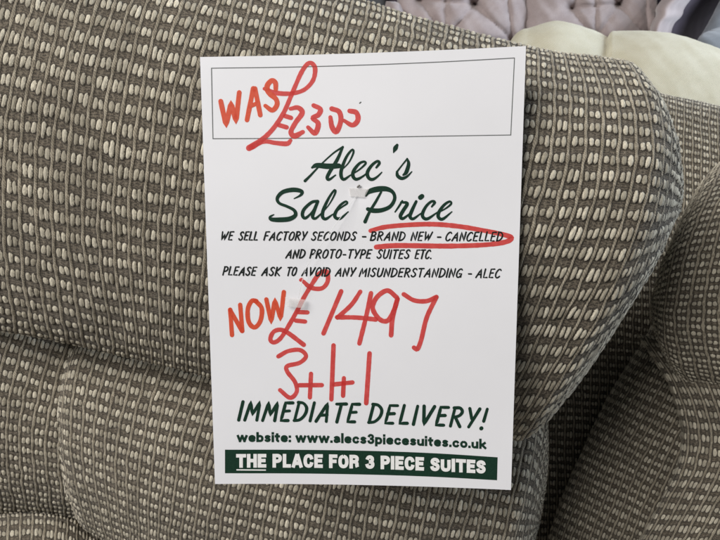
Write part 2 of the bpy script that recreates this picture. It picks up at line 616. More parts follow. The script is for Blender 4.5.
def mauve_panel(x0, x1, buttons, seed):
    xs = np.linspace(x0, x1, 6)
    net = [[(x, y, 1.75 - .06 * math.sin(math.pi * (i / 5)) ** .5 + dz) for i, x in enumerate(xs)]
           for y, dz in ((-120, .1), (-70, .02), (-30, 0), (10, -.01), (45, 0), (80, .03))]
    o = patch("back_panel", net, M_MAUVE, mauve, weave=False, cell=(0.006, 0.006), res=1, absolute=True, lump=.004,
              seed=seed, bulge=tuft(buttons), thick=.08)
    return o


mauve_panel(399, 526, [(475, 4), (446, 38), (420, 0), (446, -34), (505, -34), (512, 40)], 1)
mauve_panel(528, 655, [(619, 4), (572, 8), (596, -32), (645, -30), (596, 40), (648, 40)], 2)
patch("arm", [[(386, 4, 1.70), (392, 4, 1.64), (399, 6, 1.64), (404, 14, 1.70)],
              [(378, 40, 1.70), (388, 40, 1.62), (400, 42, 1.62), (408, 44, 1.70)],
              [(378, 110, 1.70), (388, 110, 1.62), (400, 110, 1.62), (408, 110, 1.70)]], M_MAUVE, mauve, weave=False,
      cell=(0.006, 0.006), res=1, absolute=True, thick=.1, seed=4)
patch("arm", [[(716, -60, 1.66), (728, -60, 1.60), (738, -60, 1.62), (748, -60, 1.70)],
              [(662, 0, 1.66), (671, 0, 1.60), (681, 0, 1.62), (690, 0, 1.70)],
              [(656, 16, 1.66), (663, 16, 1.60), (672, 16, 1.62), (681, 16, 1.70)],
              [(650, 34, 1.66), (655, 34, 1.60), (662, 34, 1.62), (670, 34, 1.70)],
              [(645, 110, 1.66), (648, 110, 1.60), (652, 110, 1.62), (657, 110, 1.70)]], M_MAUVE, mauve, weave=False,
      cell=(0.006, 0.006), res=1, absolute=True, thick=.1, seed=5, lump=.001)
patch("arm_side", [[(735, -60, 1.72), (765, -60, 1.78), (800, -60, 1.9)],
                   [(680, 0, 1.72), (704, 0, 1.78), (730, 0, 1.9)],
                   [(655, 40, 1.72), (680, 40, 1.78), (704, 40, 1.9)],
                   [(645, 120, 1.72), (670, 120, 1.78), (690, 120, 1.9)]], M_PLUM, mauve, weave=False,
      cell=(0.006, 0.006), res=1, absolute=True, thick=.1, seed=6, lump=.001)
patch("back_frame", [[(392, -130, 1.95), (520, -130, 1.95), (700, -130, 1.95)],  # backing added behind the panels; dark colour stands in for shade in the gap
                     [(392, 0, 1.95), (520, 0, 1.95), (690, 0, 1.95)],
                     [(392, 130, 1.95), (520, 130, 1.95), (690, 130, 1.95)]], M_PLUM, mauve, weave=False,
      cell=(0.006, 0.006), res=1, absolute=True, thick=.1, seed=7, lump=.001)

slate = empty("slate_blue_sofa", (1.0, 1.55, 0))
tag(slate, "slate blue sofa corner at the far right edge of the photo", "sofa")
patch("seat_cushion", [[(712, 30, 1.6), (735, 26, 1.58), (790, 26, 1.58)],
                       [(700, 42, 1.5), (740, 44, 1.46), (800, 44, 1.46)],
                       [(698, 90, 1.5), (740, 90, 1.45), (800, 90, 1.45)]], M_BLUE, slate, weave=False,
      cell=(0.006, 0.006), res=1, absolute=True, thick=.1, seed=1)
patch("backrest", [[(745, -60, 1.72), (780, -60, 1.7), (840, -60, 1.7)],
                   [(722, 0, 1.70), (750, 0, 1.67), (810, 0, 1.67)],
                   [(699, 44, 1.70), (740, 44, 1.66), (800, 44, 1.66)]], M_BLUE, slate, weave=False,
      cell=(0.006, 0.006), res=1, absolute=True, thick=.1, seed=2)

chair = empty("blue_armchair", (0.05, 1.9, 0))
tag(chair, "pale blue seat back just showing above the woven cushion at top centre", "armchair")
patch("backrest", [[(330, -60, 1.9), (356, -60, 1.86), (380, -60, 1.9)],
                   [(332, -10, 1.9), (358, -10, 1.84), (384, -10, 1.9)],
                   [(332, 60, 1.9), (358, 60, 1.84), (385, 60, 1.9)]], M_BLUE, chair, weave=False,
      cell=(0.006, 0.006), res=1, absolute=True, thick=.1, seed=3)

# ------------------------------------------------------------------ the price card
def card_y(t, s):
    """t 0..1 left to right, s 0..1 top to bottom -> bearing on the bowed card"""
    yt = 57 - 11 * t + 1.6 * 4 * t * (1 - t)
    yb = 484 + 6 * t - 2.0 * 4 * t * (1 - t)
    xt = 200 + 326 * t
    xb = 215 + 296 * t
    return xt + (xb - xt) * s, yt + (yb - yt) * s


def card_depth(x, y):
    x = np.asarray(x, float); y = np.asarray(y, float)
    s = (y - 52) / 435
    xl, xr = 200 + 15 * s, 526 - 15 * s
    xn = np.clip((x - xl) / (xr - xl) * 2 - 1, -1.1, 1.1)
    dent = 0.0008 * np.exp(-((x - 359) ** 2 + (y - 187) ** 2) / 260) + 0.0006 * np.exp(-((x - 312) ** 2 + (y - 262) ** 2) / 200)
    warp = 0.0005 * np.sin(x * .021 + y * .013 + .6) * np.cos(y * .017 - x * .006)
    return DP(x, y) + 0.003 * (1 - xn ** 2) - 0.001 + dent + warp


NW = R1 * 0
_n = NRM / np.linalg.norm(NRM)
if _n[2] > 0: _n = -_n
NW = _n[0] * AX + _n[1] * AY + _n[2] * AZ     # card normal, towards the camera


def on_card(x, y, h):
    x = np.asarray(x, float); y = np.asarray(y, float)
    return P(x, y, card_depth(x, y)) + np.asarray(h, float)[..., None] * NW


def build_card():
    nt, ns = 101, 131
    t = np.linspace(0, 1, nt); s = np.linspace(0, 1, ns)
    # slightly rounded corners
    TT, SS = np.meshgrid(t, s, indexing='ij')
    X, Y = card_y(TT, SS)
    top = on_card(X, Y, np.zeros_like(X))
    bot = top - NW * 0.0009
    q = grid_quads(nt, ns)
    n0 = nt * ns
    loop = [i * ns for i in range(nt)] + [(nt - 1) * ns + j for j in range(1, ns)] + [i * ns + ns - 1 for i in range(nt - 2, -1, -1)] + [j for j in range(ns - 2, 0, -1)]
    tl, bl = top.reshape(-1, 3)[loop], bot.reshape(-1, 3)[loop]
    m = len(loop)
    V = np.concatenate([top.reshape(-1, 3), bot.reshape(-1, 3), tl, bl])
    i = np.arange(m); j = np.roll(i, -1)
    rim = np.stack([i, j, j + m, i + m], -1) + 2 * n0
    return mesh_np("price_card", V, np.concatenate([q, q[:, ::-1] + n0, rim]))


card = link("price_card", build_card(), M_CARD)
tag(card, "white printed sale price card with red marker prices pinned to the woven cushion", "price card")


class Ink:
    """ribbons and polygons lying on the card; every stroke a hair above the one before"""
    def __init__(self, base):
        self.v, self.f, self.base, self.k, self.gain = [], [], base, 0, 1.0

    def h(self):
        self.k += 1
        return self.base + 4e-6 * (self.k % 14)

    def poly(self, pts):
        h = self.h(); i0 = len(self.v)
        for x, y in pts: self.v.append(on_card(x, y, h))
        self.f.append(tuple(range(i0, i0 + len(pts))))

    def ribbon(self, pts, wd, smooth=True, cap=True, jit=0.0):
        pts = np.array(pts, float)
        wd = np.array(wd, float)
        if wd.ndim == 0: wd = np.full(len(pts), float(wd))
        wd = wd * self.gain
        a = np.hstack([pts, wd[:, None]])
        L = arc(pts)[-1]
        if len(pts) > 2 and smooth:
            n = max(8, int(L / 1.0))
            t = np.linspace(0, len(pts) - 1, n * 2)
            d = spline(a, t)
            q = arc(d[:, :2]); u = np.linspace(0, q[-1], n)
            d = np.stack([np.interp(u, q, d[:, k]) for k in range(3)], 1)
        else:
            segs = []
            for k in range(len(a) - 1):
                m = max(2, int(np.linalg.norm(a[k + 1, :2] - a[k, :2]) / 3) + 1)
                seg = a[k] + (a[k + 1] - a[k]) * np.linspace(0, 1, m)[:, None]
                segs.append(seg if k == 0 else seg[1:])
            d = np.vstack(segs)
        if jit:
            d[:, 2] += jit * np.convolve(rng.normal(size=len(d)), np.ones(3) / 3, 'same')
        tg = np.gradient(d[:, :2], axis=0)
        tg /= np.linalg.norm(tg, axis=1, keepdims=True) + 1e-9
        nr = np.stack([-tg[:, 1], tg[:, 0]], 1)
        r = np.maximum(d[:, 2:3] / 2, 0.05)
        Lp, Rp = d[:, :2] + nr * r, d[:, :2] - nr * r
        if cap:                                           # round ends
            for end in (0, -1):
                c = d[end, :2]; t_ = tg[end] * (-1 if end == 0 else 1)
                rr = r[end, 0]; add = []
                for ang in (30, 60, 82):
                    g = math.radians(ang)
                    add.append((c + nr[end] * rr * math.cos(g) + t_ * rr * math.sin(g), c - nr[end] * rr * math.cos(g) + t_ * rr * math.sin(g)))
                l_ = np.array([p[0] for p in add]); r_ = np.array([p[1] for p in add])
                if end == 0: Lp = np.vstack([l_[::-1], Lp]); Rp = np.vstack([r_[::-1], Rp])
                else: Lp = np.vstack([Lp, l_]); Rp = np.vstack([Rp, r_])
        h0 = self.h()
        hh = h0 + np.linspace(0, 3e-5, len(Lp))
        A = on_card(Lp[:, 0], Lp[:, 1], hh); B = on_card(Rp[:, 0], Rp[:, 1], hh)
        i0 = len(self.v)
        for p, q in zip(A, B): self.v += [p, q]
        for k in range(len(A) - 1):
            j = i0 + 2 * k
            self.f.append((j, j + 1, j + 3, j + 2))

    def build(self, name, mat, parent=None):
        me = bpy.data.meshes.new(name)
        me.from_pydata([tuple(p) for p in self.v], [], self.f)
        me.update()
        return link(name, me, mat, parent if parent is not None else card)


def Z(pts, ox, oy, sc):
    return [(ox + x / sc, oy + y / sc) for x, y in pts]


# ---- printed rule box at the top
k = Ink(0.00006)
box = [(211.5, 68.2), (285, 67.2), (360, 65.2), (440, 62.0), (514.5, 58)]
k.ribbon(box, 0.9, cap=False)
k.ribbon([(514.5, 57.6), (510.7, 135.4)], 0.9, cap=False)
k.ribbon([(510.9, 135), (440, 136.1), (370, 137.3), (290, 138.3), (213, 138.7)], 0.9, cap=False)
k.ribbon([(213, 139.1), (211.5, 67.8)], 0.9, cap=False)
k.build("printed_box", M_GREY)

# ---- brush script heading
k = Ink(0.00018)
k.gain = 1.13
z1 = (300, 140, 9.0); z2 = (350, 140, 9.0); z3 = (260, 175, 7.2); z4 = (355, 175, 7.2)
k.ribbon(Z([(45, 368), (95, 318), (190, 218), (300, 118), (385, 62)], *z1), [2.6, 2.0, 1.3, 1.4, 1.8])
k.ribbon(Z([(385, 62), (335, 175), (268, 285), (244, 338), (262, 356), (320, 315)], *z1), [2.0, 3.0, 3.1, 3.0, 2.4, 1.1])
k.ribbon(Z([(108, 248), (150, 228), (250, 236), (350, 232)], *z1), [1.8, 4.2, 4.9, 4.3])
k.ribbon(Z([(380, 265), (440, 200), (480, 115), (470, 86), (418, 150), (374, 260), (370, 325), (395, 354), (455, 315)], *z1),
         [1.0, 1.3, 1.8, 1.8, 2.3, 3.0, 3.1, 2.6, 1.2])
k.ribbon(Z([(450, 318), (528, 270), (588, 215), (580, 194), (535, 210), (486, 270), (475, 322), (505, 353), (560, 330), (612, 288)], *z1),
         [1.0, 1.4, 1.9, 2.0, 2.3, 3.0, 3.2, 2.8, 1.8, 1.1])
k.ribbon(Z([(236, 248), (264, 208), (246, 190), (195, 228), (156, 290), (165, 338), (198, 355), (240, 334), (286, 290)], *z2),
         [1.8, 2.6, 2.3, 2.6, 3.1, 3.1, 2.8, 1.9, 1.0])
k.ribbon(Z([(424, 45), (407, 75), (390, 114)], *z2), [2.4, 4.0, 0.7])
k.ribbon(Z([(420, 288), (468, 226), (515, 168)], *z2), [1.6, 1.3, 1.5])
k.ribbon(Z([(514, 168), (527, 215), (505, 290), (478, 315)], *z2), [1.6, 3.0, 3.4, 1.6])
k.ribbon(Z([(422, 286), (428, 322), (465, 345), (512, 328), (556, 284)], *z2), [2.0, 3.2, 3.0, 2.0, 0.9])
k.ribbon(Z([(245, 170), (292, 145), (300, 118), (240, 106), (165, 122), (125, 165), (138, 202), (195, 226), (246, 254), (254, 290), (210, 316), (135, 322), (80, 318), (74, 300), (100, 284)], *z3),
         [0.8, 2.2, 3.4, 4.0, 3.6, 3.0, 2.6, 2.6, 2.9, 3.5, 4.2, 4.2, 3.4, 2.2, 0.8])
k.ribbon(Z([(415, 188), (372, 196), (318, 245), (305, 288), (326, 310), (372, 268), (414, 192)], *z3), [2.6, 2.6, 2.9, 3.0, 2.6, 1.5, 1.4])
k.ribbon(Z([(416, 190), (392, 250), (378, 300), (400, 312), (446, 272)], *z3), [2.6, 3.0, 3.0, 2.2, 1.1])
k.ribbon(Z([(446, 275), (500, 208), (541, 130), (536, 108), (495, 165), (456, 250), (450, 300), (474, 316), (522, 284)], *z3),
         [1.0, 1.2, 1.8, 1.8, 2.2, 3.0, 3.1, 2.6, 1.2])
k.ribbon(Z([(522, 285), (585, 234), (627, 204), (616, 190), (574, 222), (540, 278), (545, 308), (580, 311), (635, 264)], *z3),
         [1.0, 1.3, 1.8, 1.9, 2.4, 3.0, 3.0, 2.4, 1.0])
k.ribbon(Z([(78, 148), (100, 120), (160, 102), (225, 100), (272, 124), (285, 170), (255, 224), (195, 252), (130, 256), (92, 245)], *z4),
         [2.0, 4.2, 5.0, 4.4, 3.2, 3.0, 3.3, 3.8, 4.2, 3.4])
k.ribbon(Z([(188, 122), (150, 190), (104, 266), (72, 336)], *z4), [1.9, 2.4, 2.5, 3.2])
k.ribbon(Z([(288, 266), (318, 222), (340, 186)], *z4), [1.2, 1.8, 1.6])
k.ribbon(Z([(330, 196), (376, 204), (346, 256), (326, 296), (345, 313), (404, 270)], *z4), [1.6, 3.0, 3.2, 3.2, 2.6, 1.1])
k.ribbon(Z([(440, 190), (408, 258), (395, 298), (418, 315), (474, 276)], *z4), [2.4, 3.1, 3.1, 2.5, 1.1])
k.ribbon(Z([(470, 162), (482, 152)], *z4), [4.2, 4.0])
k.ribbon(Z([(552, 228), (574, 196), (550, 190), (512, 224), (485, 278), (494, 309), (526, 313), (592, 268)], *z4), [1.6, 2.6, 2.2, 2.5, 3.0, 3.0, 2.6, 1.1])
k.ribbon(Z([(592, 274), (650, 242), (691, 208), (682, 190), (642, 214), (604, 266), (600, 304), (632, 316), (697, 264)], *z4), [1.0, 1.4, 1.9, 2.0, 2.4, 3.0, 3.1, 2.6, 1.0])
k.build("script_heading", M_GREEN)

# ---- casual pen capitals
C_, O_ = True, False
GL = {
    'A': (.60, [(O_, [(0, 0), (.40, 1), (.56, 0)]), (O_, [(.15, .34), (.52, .36)])]),
    'B': (.50, [(O_, [(.02, 0), (.04, 1)]), (C_, [(.0, .98), (.30, 1), (.44, .80), (.30, .58), (.04, .53)]), (C_, [(.04, .53), (.36, .52), (.49, .27), (.32, .03), (.0, 0)])]),
    'C': (.50, [(C_, [(.50, .86), (.38, 1), (.17, .88), (.02, .55), (.02, .22), (.15, 0), (.34, .03), (.48, .17)])]),
    'D': (.54, [(O_, [(.02, 0), (.04, .99)]), (C_, [(0, 1), (.28, .96), (.52, .70), (.51, .34), (.30, .06), (0, 0)])]),
    'E': (.44, [(O_, [(.44, .99), (.05, .98), (.02, 0.01), (.40, .02)]), (O_, [(.03, .52), (.36, .55)])]),
    'F': (.44, [(O_, [(.46, 1), (.05, .98), (.02, 0)]), (O_, [(.03, .50), (.36, .53)])]),
    'G': (.54, [(C_, [(.50, .88), (.38, 1), (.17, .88), (.02, .55), (.02, .22), (.16, 0), (.36, .05), (.49, .22)]), (O_, [(.29, .42), (.52, .44), (.50, .04)])]),
    'I': (.06, [(O_, [(.03, 0), (.03, 1)])]),
    'K': (.50, [(O_, [(.02, 0), (.03, 1)]), (O_, [(.48, 1), (.05, .45), (.50, 0)])]),
    'L': (.40, [(O_, [(.04, 1), (.02, .01), (.40, .03)])]),
    'M': (.68, [(O_, [(0, 0), (.10, 1), (.34, .30), (.60, 1), (.66, 0)])]),
    'N': (.54, [(O_, [(.02, 0), (.04, 1), (.48, 0), (.52, 1)])]),
    'O': (.54, [(C_, [(.30, 1), (.12, .88), (.01, .50), (.06, .12), (.26, 0), (.46, .18), (.54, .55), (.46, .90), (.28, 1)])]),
    'P': (.46, [(O_, [(.02, 0), (.04, 1)]), (C_, [(0, .99), (.30, 1), (.47, .78), (.36, .52), (.05, .42)])]),
    'R': (.50, [(O_, [(.02, 0), (.04, 1)]), (C_, [(0, .99), (.30, 1), (.46, .80), (.34, .58), (.05, .48)]), (O_, [(.16, .50), (.50, 0)])]),
    'S': (.46, [(C_, [(.45, .86), (.34, 1), (.14, .94), (.06, .74), (.20, .56), (.38, .40), (.42, .18), (.26, 0), (.08, .04), (.0, .16)])]),
    'T': (.50, [(O_, [(0, .98), (.52, 1)]), (O_, [(.26, .98), (.24, 0)])]),
    'U': (.52, [(C_, [(.03, 1), (.01, .40), (.10, .04), (.30, .02), (.46, .25), (.51, 1)])]),
    'V': (.52, [(O_, [(0, 1), (.20, 0), (.54, 1)])]),
    'W': (.72, [(O_, [(0, 1), (.12, 0), (.38, .75), (.46, 0), (.74, 1)])]),
    'Y': (.50, [(O_, [(0, 1), (.22, .45)]), (O_, [(.52, 1), (.16, 0)])]),
    '-': (.36, [(O_, [(.04, .42), (.32, .42)])]),
    '.': (.06, [(O_, [(.02, .02), (.04, .04)])]),
    '!': (.14, [(O_, [(.10, 1), (.06, .34)]), (O_, [(.02, -.06), (.03, -.04)])]),
}


def curve3(a, b, c):
    """y(x) through three points"""
    return lambda x: np.polyval(np.polyfit([a[0], b[0], c[0]], [a[1], b[1], c[1]], 2), x)


def casual(ink, word, x0, x1, base, top, pen, gap=.24, slant=.20):
    g = [GL[c] for c in word]
    tot = sum(q[0] for q in g) + gap * (len(g) - 1)
    hgt = abs(base(x0) - top(x0))
    sh = slant * hgt
    sc = (x1 - x0 - (sh if len(word) > 1 or word not in '-' else 0) - pen) / tot
    x = x0 + pen / 2
    for c, (wd, strokes) in zip(word, g):
        jy = random.uniform(-.015, .015)
        for sm, pts in strokes:
            out = []
            for px, py in pts:
                py += jy
                xx = x + px * sc + sh * py
                yb, yt = base(xx), top(xx)
                yb -= pen / 2; yt += pen / 2
                out.append((xx, yb + (yt - yb) * py))
            n = len(out)
            ink.ribbon(out, [pen * random.uniform(.9, 1.1) for _ in range(n)] if not (c == '!' and py < 0) else [pen * 1.25] * n, smooth=sm)
        x += (wd + gap) * sc


ink = Ink(0.00018)
b1, t1 = curve3((220, 240.7), (360, 241.0), (503, 241.7)), curve3((220, 231.0), (360, 231.2), (503, 231.4))
b2, t2 = curve3((285, 258.8), (360, 258.9), (433, 259.4)), curve3((285, 249.0), (360, 249.0), (433, 249.3))
b3, t3 = curve3((222, 275.7), (360, 277.0), (501, 278.4)), curve3((222, 266.0), (360, 267.2), (501, 268.3))
for wd, x0, x1 in (("WE", 220, 234.5), ("SELL", 238, 259.5), ("FACTORY", 263, 308), ("SECONDS", 310.5, 357.5), ("-", 360.5, 366), ("BRAND", 369.5, 406.5), ("NEW", 410, 433), ("-", 435.5, 441), ("CANCELLED", 444.5, 504)):
    casual(ink, wd, x0, x1, b1, t1, 1.5)
for wd, x0, x1 in (("AND", 285, 306.5), ("PROTO-TYPE", 309, 372.5), ("SUITES", 376, 411), ("ETC.", 414, 433.5)):
    casual(ink, wd, x0, x1, b2, t2, 1.5)
for wd, x0, x1 in (("PLEASE", 222, 257.5), ("ASK", 261, 282), ("TO", 285.5, 298), ("AVOID", 301, 331.5), ("ANY", 334.5, 356.5), ("MISUNDERSTANDING", 358.5, 463.5), ("-", 466.5, 471.5), ("ALEC", 475, 502)):
    casual(ink, wd, x0, x1, b3, t3, 1.5)
ink.build("notice_lettering", M_BLACK)

ink = Ink(0.00018)
bI, tI = curve3((237, 421.8), (360, 423.8), (480, 429.0)), curve3((237, 400.3), (360, 402.4), (488, 407.6))
casual(ink, "IMMEDIATE", 236.5, 361, bI, tI, 3.15, gap=.30)
casual(ink, "DELIVERY!", 367, 489.5, bI, tI, 3.15, gap=.30)
ink.build("delivery_lettering", M_GREEN)


# ---- heavy sans lines
V_ = lambda x, y0=0, y1=1: (O_, [(x, y0), (x, y1)])
HV = {
    'T': (.46, [(O_, [(0, 1), (.46, 1)]), V_(.23)]),
    'H': (.46, [V_(0), V_(.46), (O_, [(0, .52), (.46, .52)])]),
    'E': (.36, [V_(0), (O_, [(0, 1), (.36, 1)]), (O_, [(0, .52), (.31, .52)]), (O_, [(0, 0), (.36, 0)])]),
    'F': (.35, [V_(0), (O_, [(0, 1), (.35, 1)]), (O_, [(0, .50), (.29, .50)])]),
    'L': (.33, [V_(0), (O_, [(0, 0), (.33, 0)])]),
    'I': (.0, [V_(0)]),
    'P': (.42, [V_(0), (C_, [(0, 1), (.26, 1), (.40, .90), (.42, .72), (.38, .54), (.24, .46), (0, .46)])]),
    'R': (.44, [V_(0), (C_, [(0, 1), (.26, 1), (.40, .92), (.42, .75), (.38, .58), (.24, .50), (0, .50)]), (C_, [(.26, .50), (.40, .36), (.41, .12), (.44, 0)])]),
    'A': (.52, [(O_, [(0, 0), (.22, 1)]), (O_, [(.30, 1), (.52, 0)]), (O_, [(.12, .26), (.40, .26)])]),
    'C': (.46, [(C_, [(.46, .68), (.40, .92), (.23, 1), (.06, .88), (0, .5), (.06, .12), (.23, 0), (.40, .08), (.46, .34)])]),
    'O': (.48, [(C_, [(.24, 1), (.06, .88), (0, .5), (.06, .12), (.24, 0), (.42, .12), (.48, .5), (.42, .88), (.24, 1)])]),
    'U': (.46, [(C_, [(0, 1), (0, .60), (0, .25), (.07, .05), (.23, 0), (.39, .05), (.46, .25), (.46, .60), (.46, 1)])]),
    'S': (.44, [(C_, [(.43, .72), (.38, .92), (.22, 1), (.06, .92), (.02, .74), (.10, .60), (.24, .52), (.38, .42), (.43, .24), (.36, .06), (.21, 0), (.05, .07), (0, .28)])]),
    '3': (.40, [(C_, [(.02, .76), (.08, .94), (.22, 1), (.36, .90), (.37, .70), (.30, .56), (.16, .52)]), (C_, [(.16, .52), (.32, .48), (.41, .30), (.36, .08), (.20, 0), (.05, .08), (0, .28)])]),
    'w': (.74, [(O_, [(0, .72), (.17, 0)]), (O_, [(.18, 0), (.36, .72)]), (O_, [(.38, .72), (.56, 0)]), (O_, [(.57, 0), (.74, .72)])]),
    'e': (.42, [(O_, [(.06, .37), (.38, .37)]), (C_, [(.42, .38), (.39, .62), (.22, .73), (.05, .62), (0, .36), (.05, .09), (.22, 0), (.37, .06), (.42, .18)])]),
    'b': (.42, [V_(0), (C_, [(.02, .56), (.10, .70), (.24, .73), (.38, .62), (.42, .36), (.38, .10), (.24, 0), (.10, .03), (.02, .16)])]),
    'p': (.42, [V_(0, -.27, .72), (C_, [(.02, .56), (.10, .70), (.24, .73), (.38, .62), (.42, .36), (.38, .10), (.24, 0), (.10, .03), (.02, .16)])]),
    's': (.36, [(C_, [(.36, .54), (.30, .69), (.17, .73), (.05, .67), (.02, .54), (.09, .43), (.20, .38), (.32, .31), (.36, .19), (.30, .05), (.17, 0), (.05, .05), (0, .19)])]),
    'i': (.0, [V_(0, 0, .72), (O_, [(0, .98), (0, 1.0)])]),
    'l': (.0, [V_(0)]),
    't': (.24, [(C_, [(.10, .94), (.10, .5), (.10, .16), (.14, .02), (.24, .0)]), (O_, [(0, .72), (.24, .72)])]),
    ':': (.0, [(O_, [(0, .66), (0, .68)]), (O_, [(0, .02), (0, .04)])]),
    '.': (.0, [(O_, [(0, .02), (0, .04)])]),
    'a': (.40, [(C_, [(.02, .54), (.07, .69), (.20, .73), (.34, .67), (.38, .50), (.38, .25), (.40, 0)]), (C_, [(.37, .42), (.20, .39), (.05, .33), (0, .18), (.06, .03), (.18, 0), (.32, .08), (.38, .22)])]),
    'c': (.40, [(C_, [(.40, .50), (.35, .67), (.22, .73), (.06, .63), (0, .36), (.06, .09), (.22, 0), (.35, .06), (.40, .24)])]),
    'o': (.44, [(C_, [(.22, .73), (.06, .63), (0, .36), (.06, .09), (.22, 0), (.38, .09), (.44, .36), (.38, .63), (.22, .73)])]),
    'u': (.40, [V_(.40, 0, .72), (C_, [(0, .72), (0, .45), (0, .20), (.06, .03), (.18, 0), (.32, .06), (.39, .22)])]),
    'k': (.42, [V_(0), (O_, [(.38, .72), (.06, .32)]), (O_, [(.14, .42), (.42, 0)])]),
}


def heavy(ink, text, x0, x1, base, top, pen, gap, space):
    words = text
    tot = sum(space if c == ' ' else HV[c][0] + gap for c in words) - gap
    sc = (x1 - x0 - pen) / tot
    x = x0 + pen / 2
    for c in words:
        if c == ' ':
            x += space * sc
            continue
        wd, strokes = HV[c]
        for sm, pts in strokes:
            out = []
            for px, py in pts:
                if (c.islower() or c == ':') and 0 < py < .75: py *= .86
                xx = x + px * sc
                yb, yt = base(xx) - pen / 2, top(xx) + pen / 2
                out.append((xx, yb + (yt - yb) * py))
            closed = out[0] == out[-1]
            p0, p1 = np.array(out[0]), np.array(out[-1])
            if not closed:                                   # square ends
                d0 = p0 - np.array(out[1]); d1 = p1 - np.array(out[-2])
                e_ = pen / 2 if not sm or abs(d0[0]) < .3 * abs(d0[1]) or abs(d0[1]) < .02 * abs(d0[0]) else 0.3
                out[0] = tuple(p0 + d0 / np.linalg.norm(d0) * (e_ if not sm else min(e_, .5)))
                out[-1] = tuple(p1 + d1 / np.linalg.norm(d1) * (pen / 2 if not sm else .3))
            ink.ribbon(out, pen, smooth=sm, cap=False)
        x += (wd + gap) * sc


bw, tw = curve3((237, 441.9), (370, 443.9), (486, 449.0)), curve3((237, 431.9), (370, 433.7), (486, 438.9))
ink = Ink(0.00018)
heavy(ink, "website: www.alecs3piecesuites.co.uk", 236.8, 486.2, bw, tw, 2.35, .28, .32)
ink.build("website_lettering", M_GREEN)

k = Ink(0.00010)
bt = spline(np.array([(225, 449.6), (297, 449.7), (370, 450.8), (435, 453.2), (497.6, 457.2)]), np.linspace(0, 4, 25))
bb = spline(np.array([(225, 473.2), (297, 473.4), (370, 474.6), (435, 476.8), (497.0, 480.2)]), np.linspace(0, 4, 25))
for i in range(24):
    i0 = len(k.v)
    for p in (bt[i], bt[i + 1], bb[i + 1], bb[i]): k.v.append(on_card(p[0], p[1], 0.00010))
    k.f.append((i0, i0 + 1, i0 + 2, i0 + 3))
band = k.build("footer_band", M_GREEN)
bf, tf = curve3((237, 467.6), (370, 468.7), (486, 473.6)), curve3((237, 453.9), (370, 455.1), (486, 460.4))
ink = Ink(0.00022)
heavy(ink, "THE PLACE FOR 3 PIECE SUITES", 236.2, 485.8, bf, tf, 3.5, .31, .38)
ink.build("footer_lettering", M_WHITE, band)
k = Ink(0.00022)
k.ribbon([(236.5, 469.7), (266, 469.9)], 1.2, cap=False)
k.build("footer_underline", M_WHITE, band)

# ---- red marker
a, b = Ink(0.00012), Ink(0.00012)
q = (190, 40, 4.0)
a.ribbon(Z([(123, 245), (144, 343), (164, 250), (184, 328), (197, 210)], *q), 5.0, smooth=False, jit=.25)
a.ribbon(Z([(228, 320), (253, 194)], *q), 4.8, jit=.25)
a.ribbon(Z([(260, 194), (281, 300)], *q), 4.8, jit=.25)
a.ribbon(Z([(240, 266), (270, 252)], *q), 4.2, jit=.25)
q = (210, 60, 9.0)
a.ribbon(Z([(592, 262), (588, 205), (555, 185), (515, 232), (525, 290), (592, 350), (602, 405), (560, 452), (498, 412)], *q), [4.6, 5, 5, 5.4, 5.4, 5.2, 5, 4.8, 4], jit=.25)
q = (240, 60, 5.5)
b.ribbon(Z([(134, 158), (200, 181), (280, 184), (352, 164), (402, 110), (412, 42), (382, 16), (342, 60), (292, 170), (240, 290), (180, 380), (118, 440), (50, 484)], *q),
         [3.6, 4.6, 4.4, 4.2, 4.4, 4.6, 4.4, 4.6, 4.4, 4.6, 4.6, 5.2, 6.4], jit=.25)
b.ribbon(Z([(60, 480), (130, 448), (195, 456), (258, 460), (278, 442)], *q), [5.6, 4.6, 4.6, 5, 3.6], jit=.25)
b.ribbon(Z([(248, 308), (280, 318)], *q), 4.6)
b.ribbon(Z([(215, 358), (256, 370)], *q), 4.6)
b.ribbon(Z([(278, 268), (318, 262), (342, 290), (305, 345), (280, 395), (300, 418), (345, 396)], *q), [4, 4.8, 5.2, 5, 5, 6, 4.4], jit=.25)
b.ribbon(Z([(405, 250), (442, 270), (430, 302), (398, 318), (430, 350), (412, 402), (374, 370)], *q), [4.6, 5.2, 5.2, 4.4, 5.2, 5.4, 4], jit=.25)
b.ribbon(Z([(497, 315), (506, 368), (530, 394), (554, 335), (545, 285), (505, 268)], *q), [4, 5.4, 5.6, 5.2, 5, 5], jit=.25)
b.ribbon(Z([(603, 280), (640, 290), (648, 330), (618, 358), (570, 332)], *q), [4.6, 5.2, 5.2, 5, 3.6], jit=.25)
b.build("marker_was_price", M_RED)
b = Ink(0.00012)
q = (360, 160, 4.0)
b.ribbon(Z([(42, 283), (100, 268), (200, 259), (300, 257), (400, 266), (500, 283), (580, 300), (606, 312), (580, 328), (500, 339), (350, 344), (150, 342), (65, 348)], *q),
         [4.2, 4.6, 4.8, 4.8, 4.8, 4.6, 5, 5.2, 5, 4.8, 5, 5.2, 5], jit=.2)
a.build("marker_word_was", M_ORED)
b.build("marker_ring", M_RED)
a, b = Ink(0.00012), Ink(0.00012)
q = (222, 270, 6.0)
a.ribbon(Z([(49, 238), (60, 390)], *q), 4.4, jit=.2)
a.ribbon(Z([(49, 240), (120, 366)], *q), 4.4, jit=.2)
a.ribbon(Z([(122, 366), (109, 208)], *q), 4.4, jit=.2)
a.ribbon(Z([(200, 184), (238, 230), (230, 305), (195, 344), (160, 310), (155, 235), (178, 186), (206, 186)], *q), 4.6, jit=.2)
a.ribbon(Z([(266, 176), (295, 314), (317, 176), (352, 296), (371, 132)], *q), 4.4, smooth=False, jit=.2)
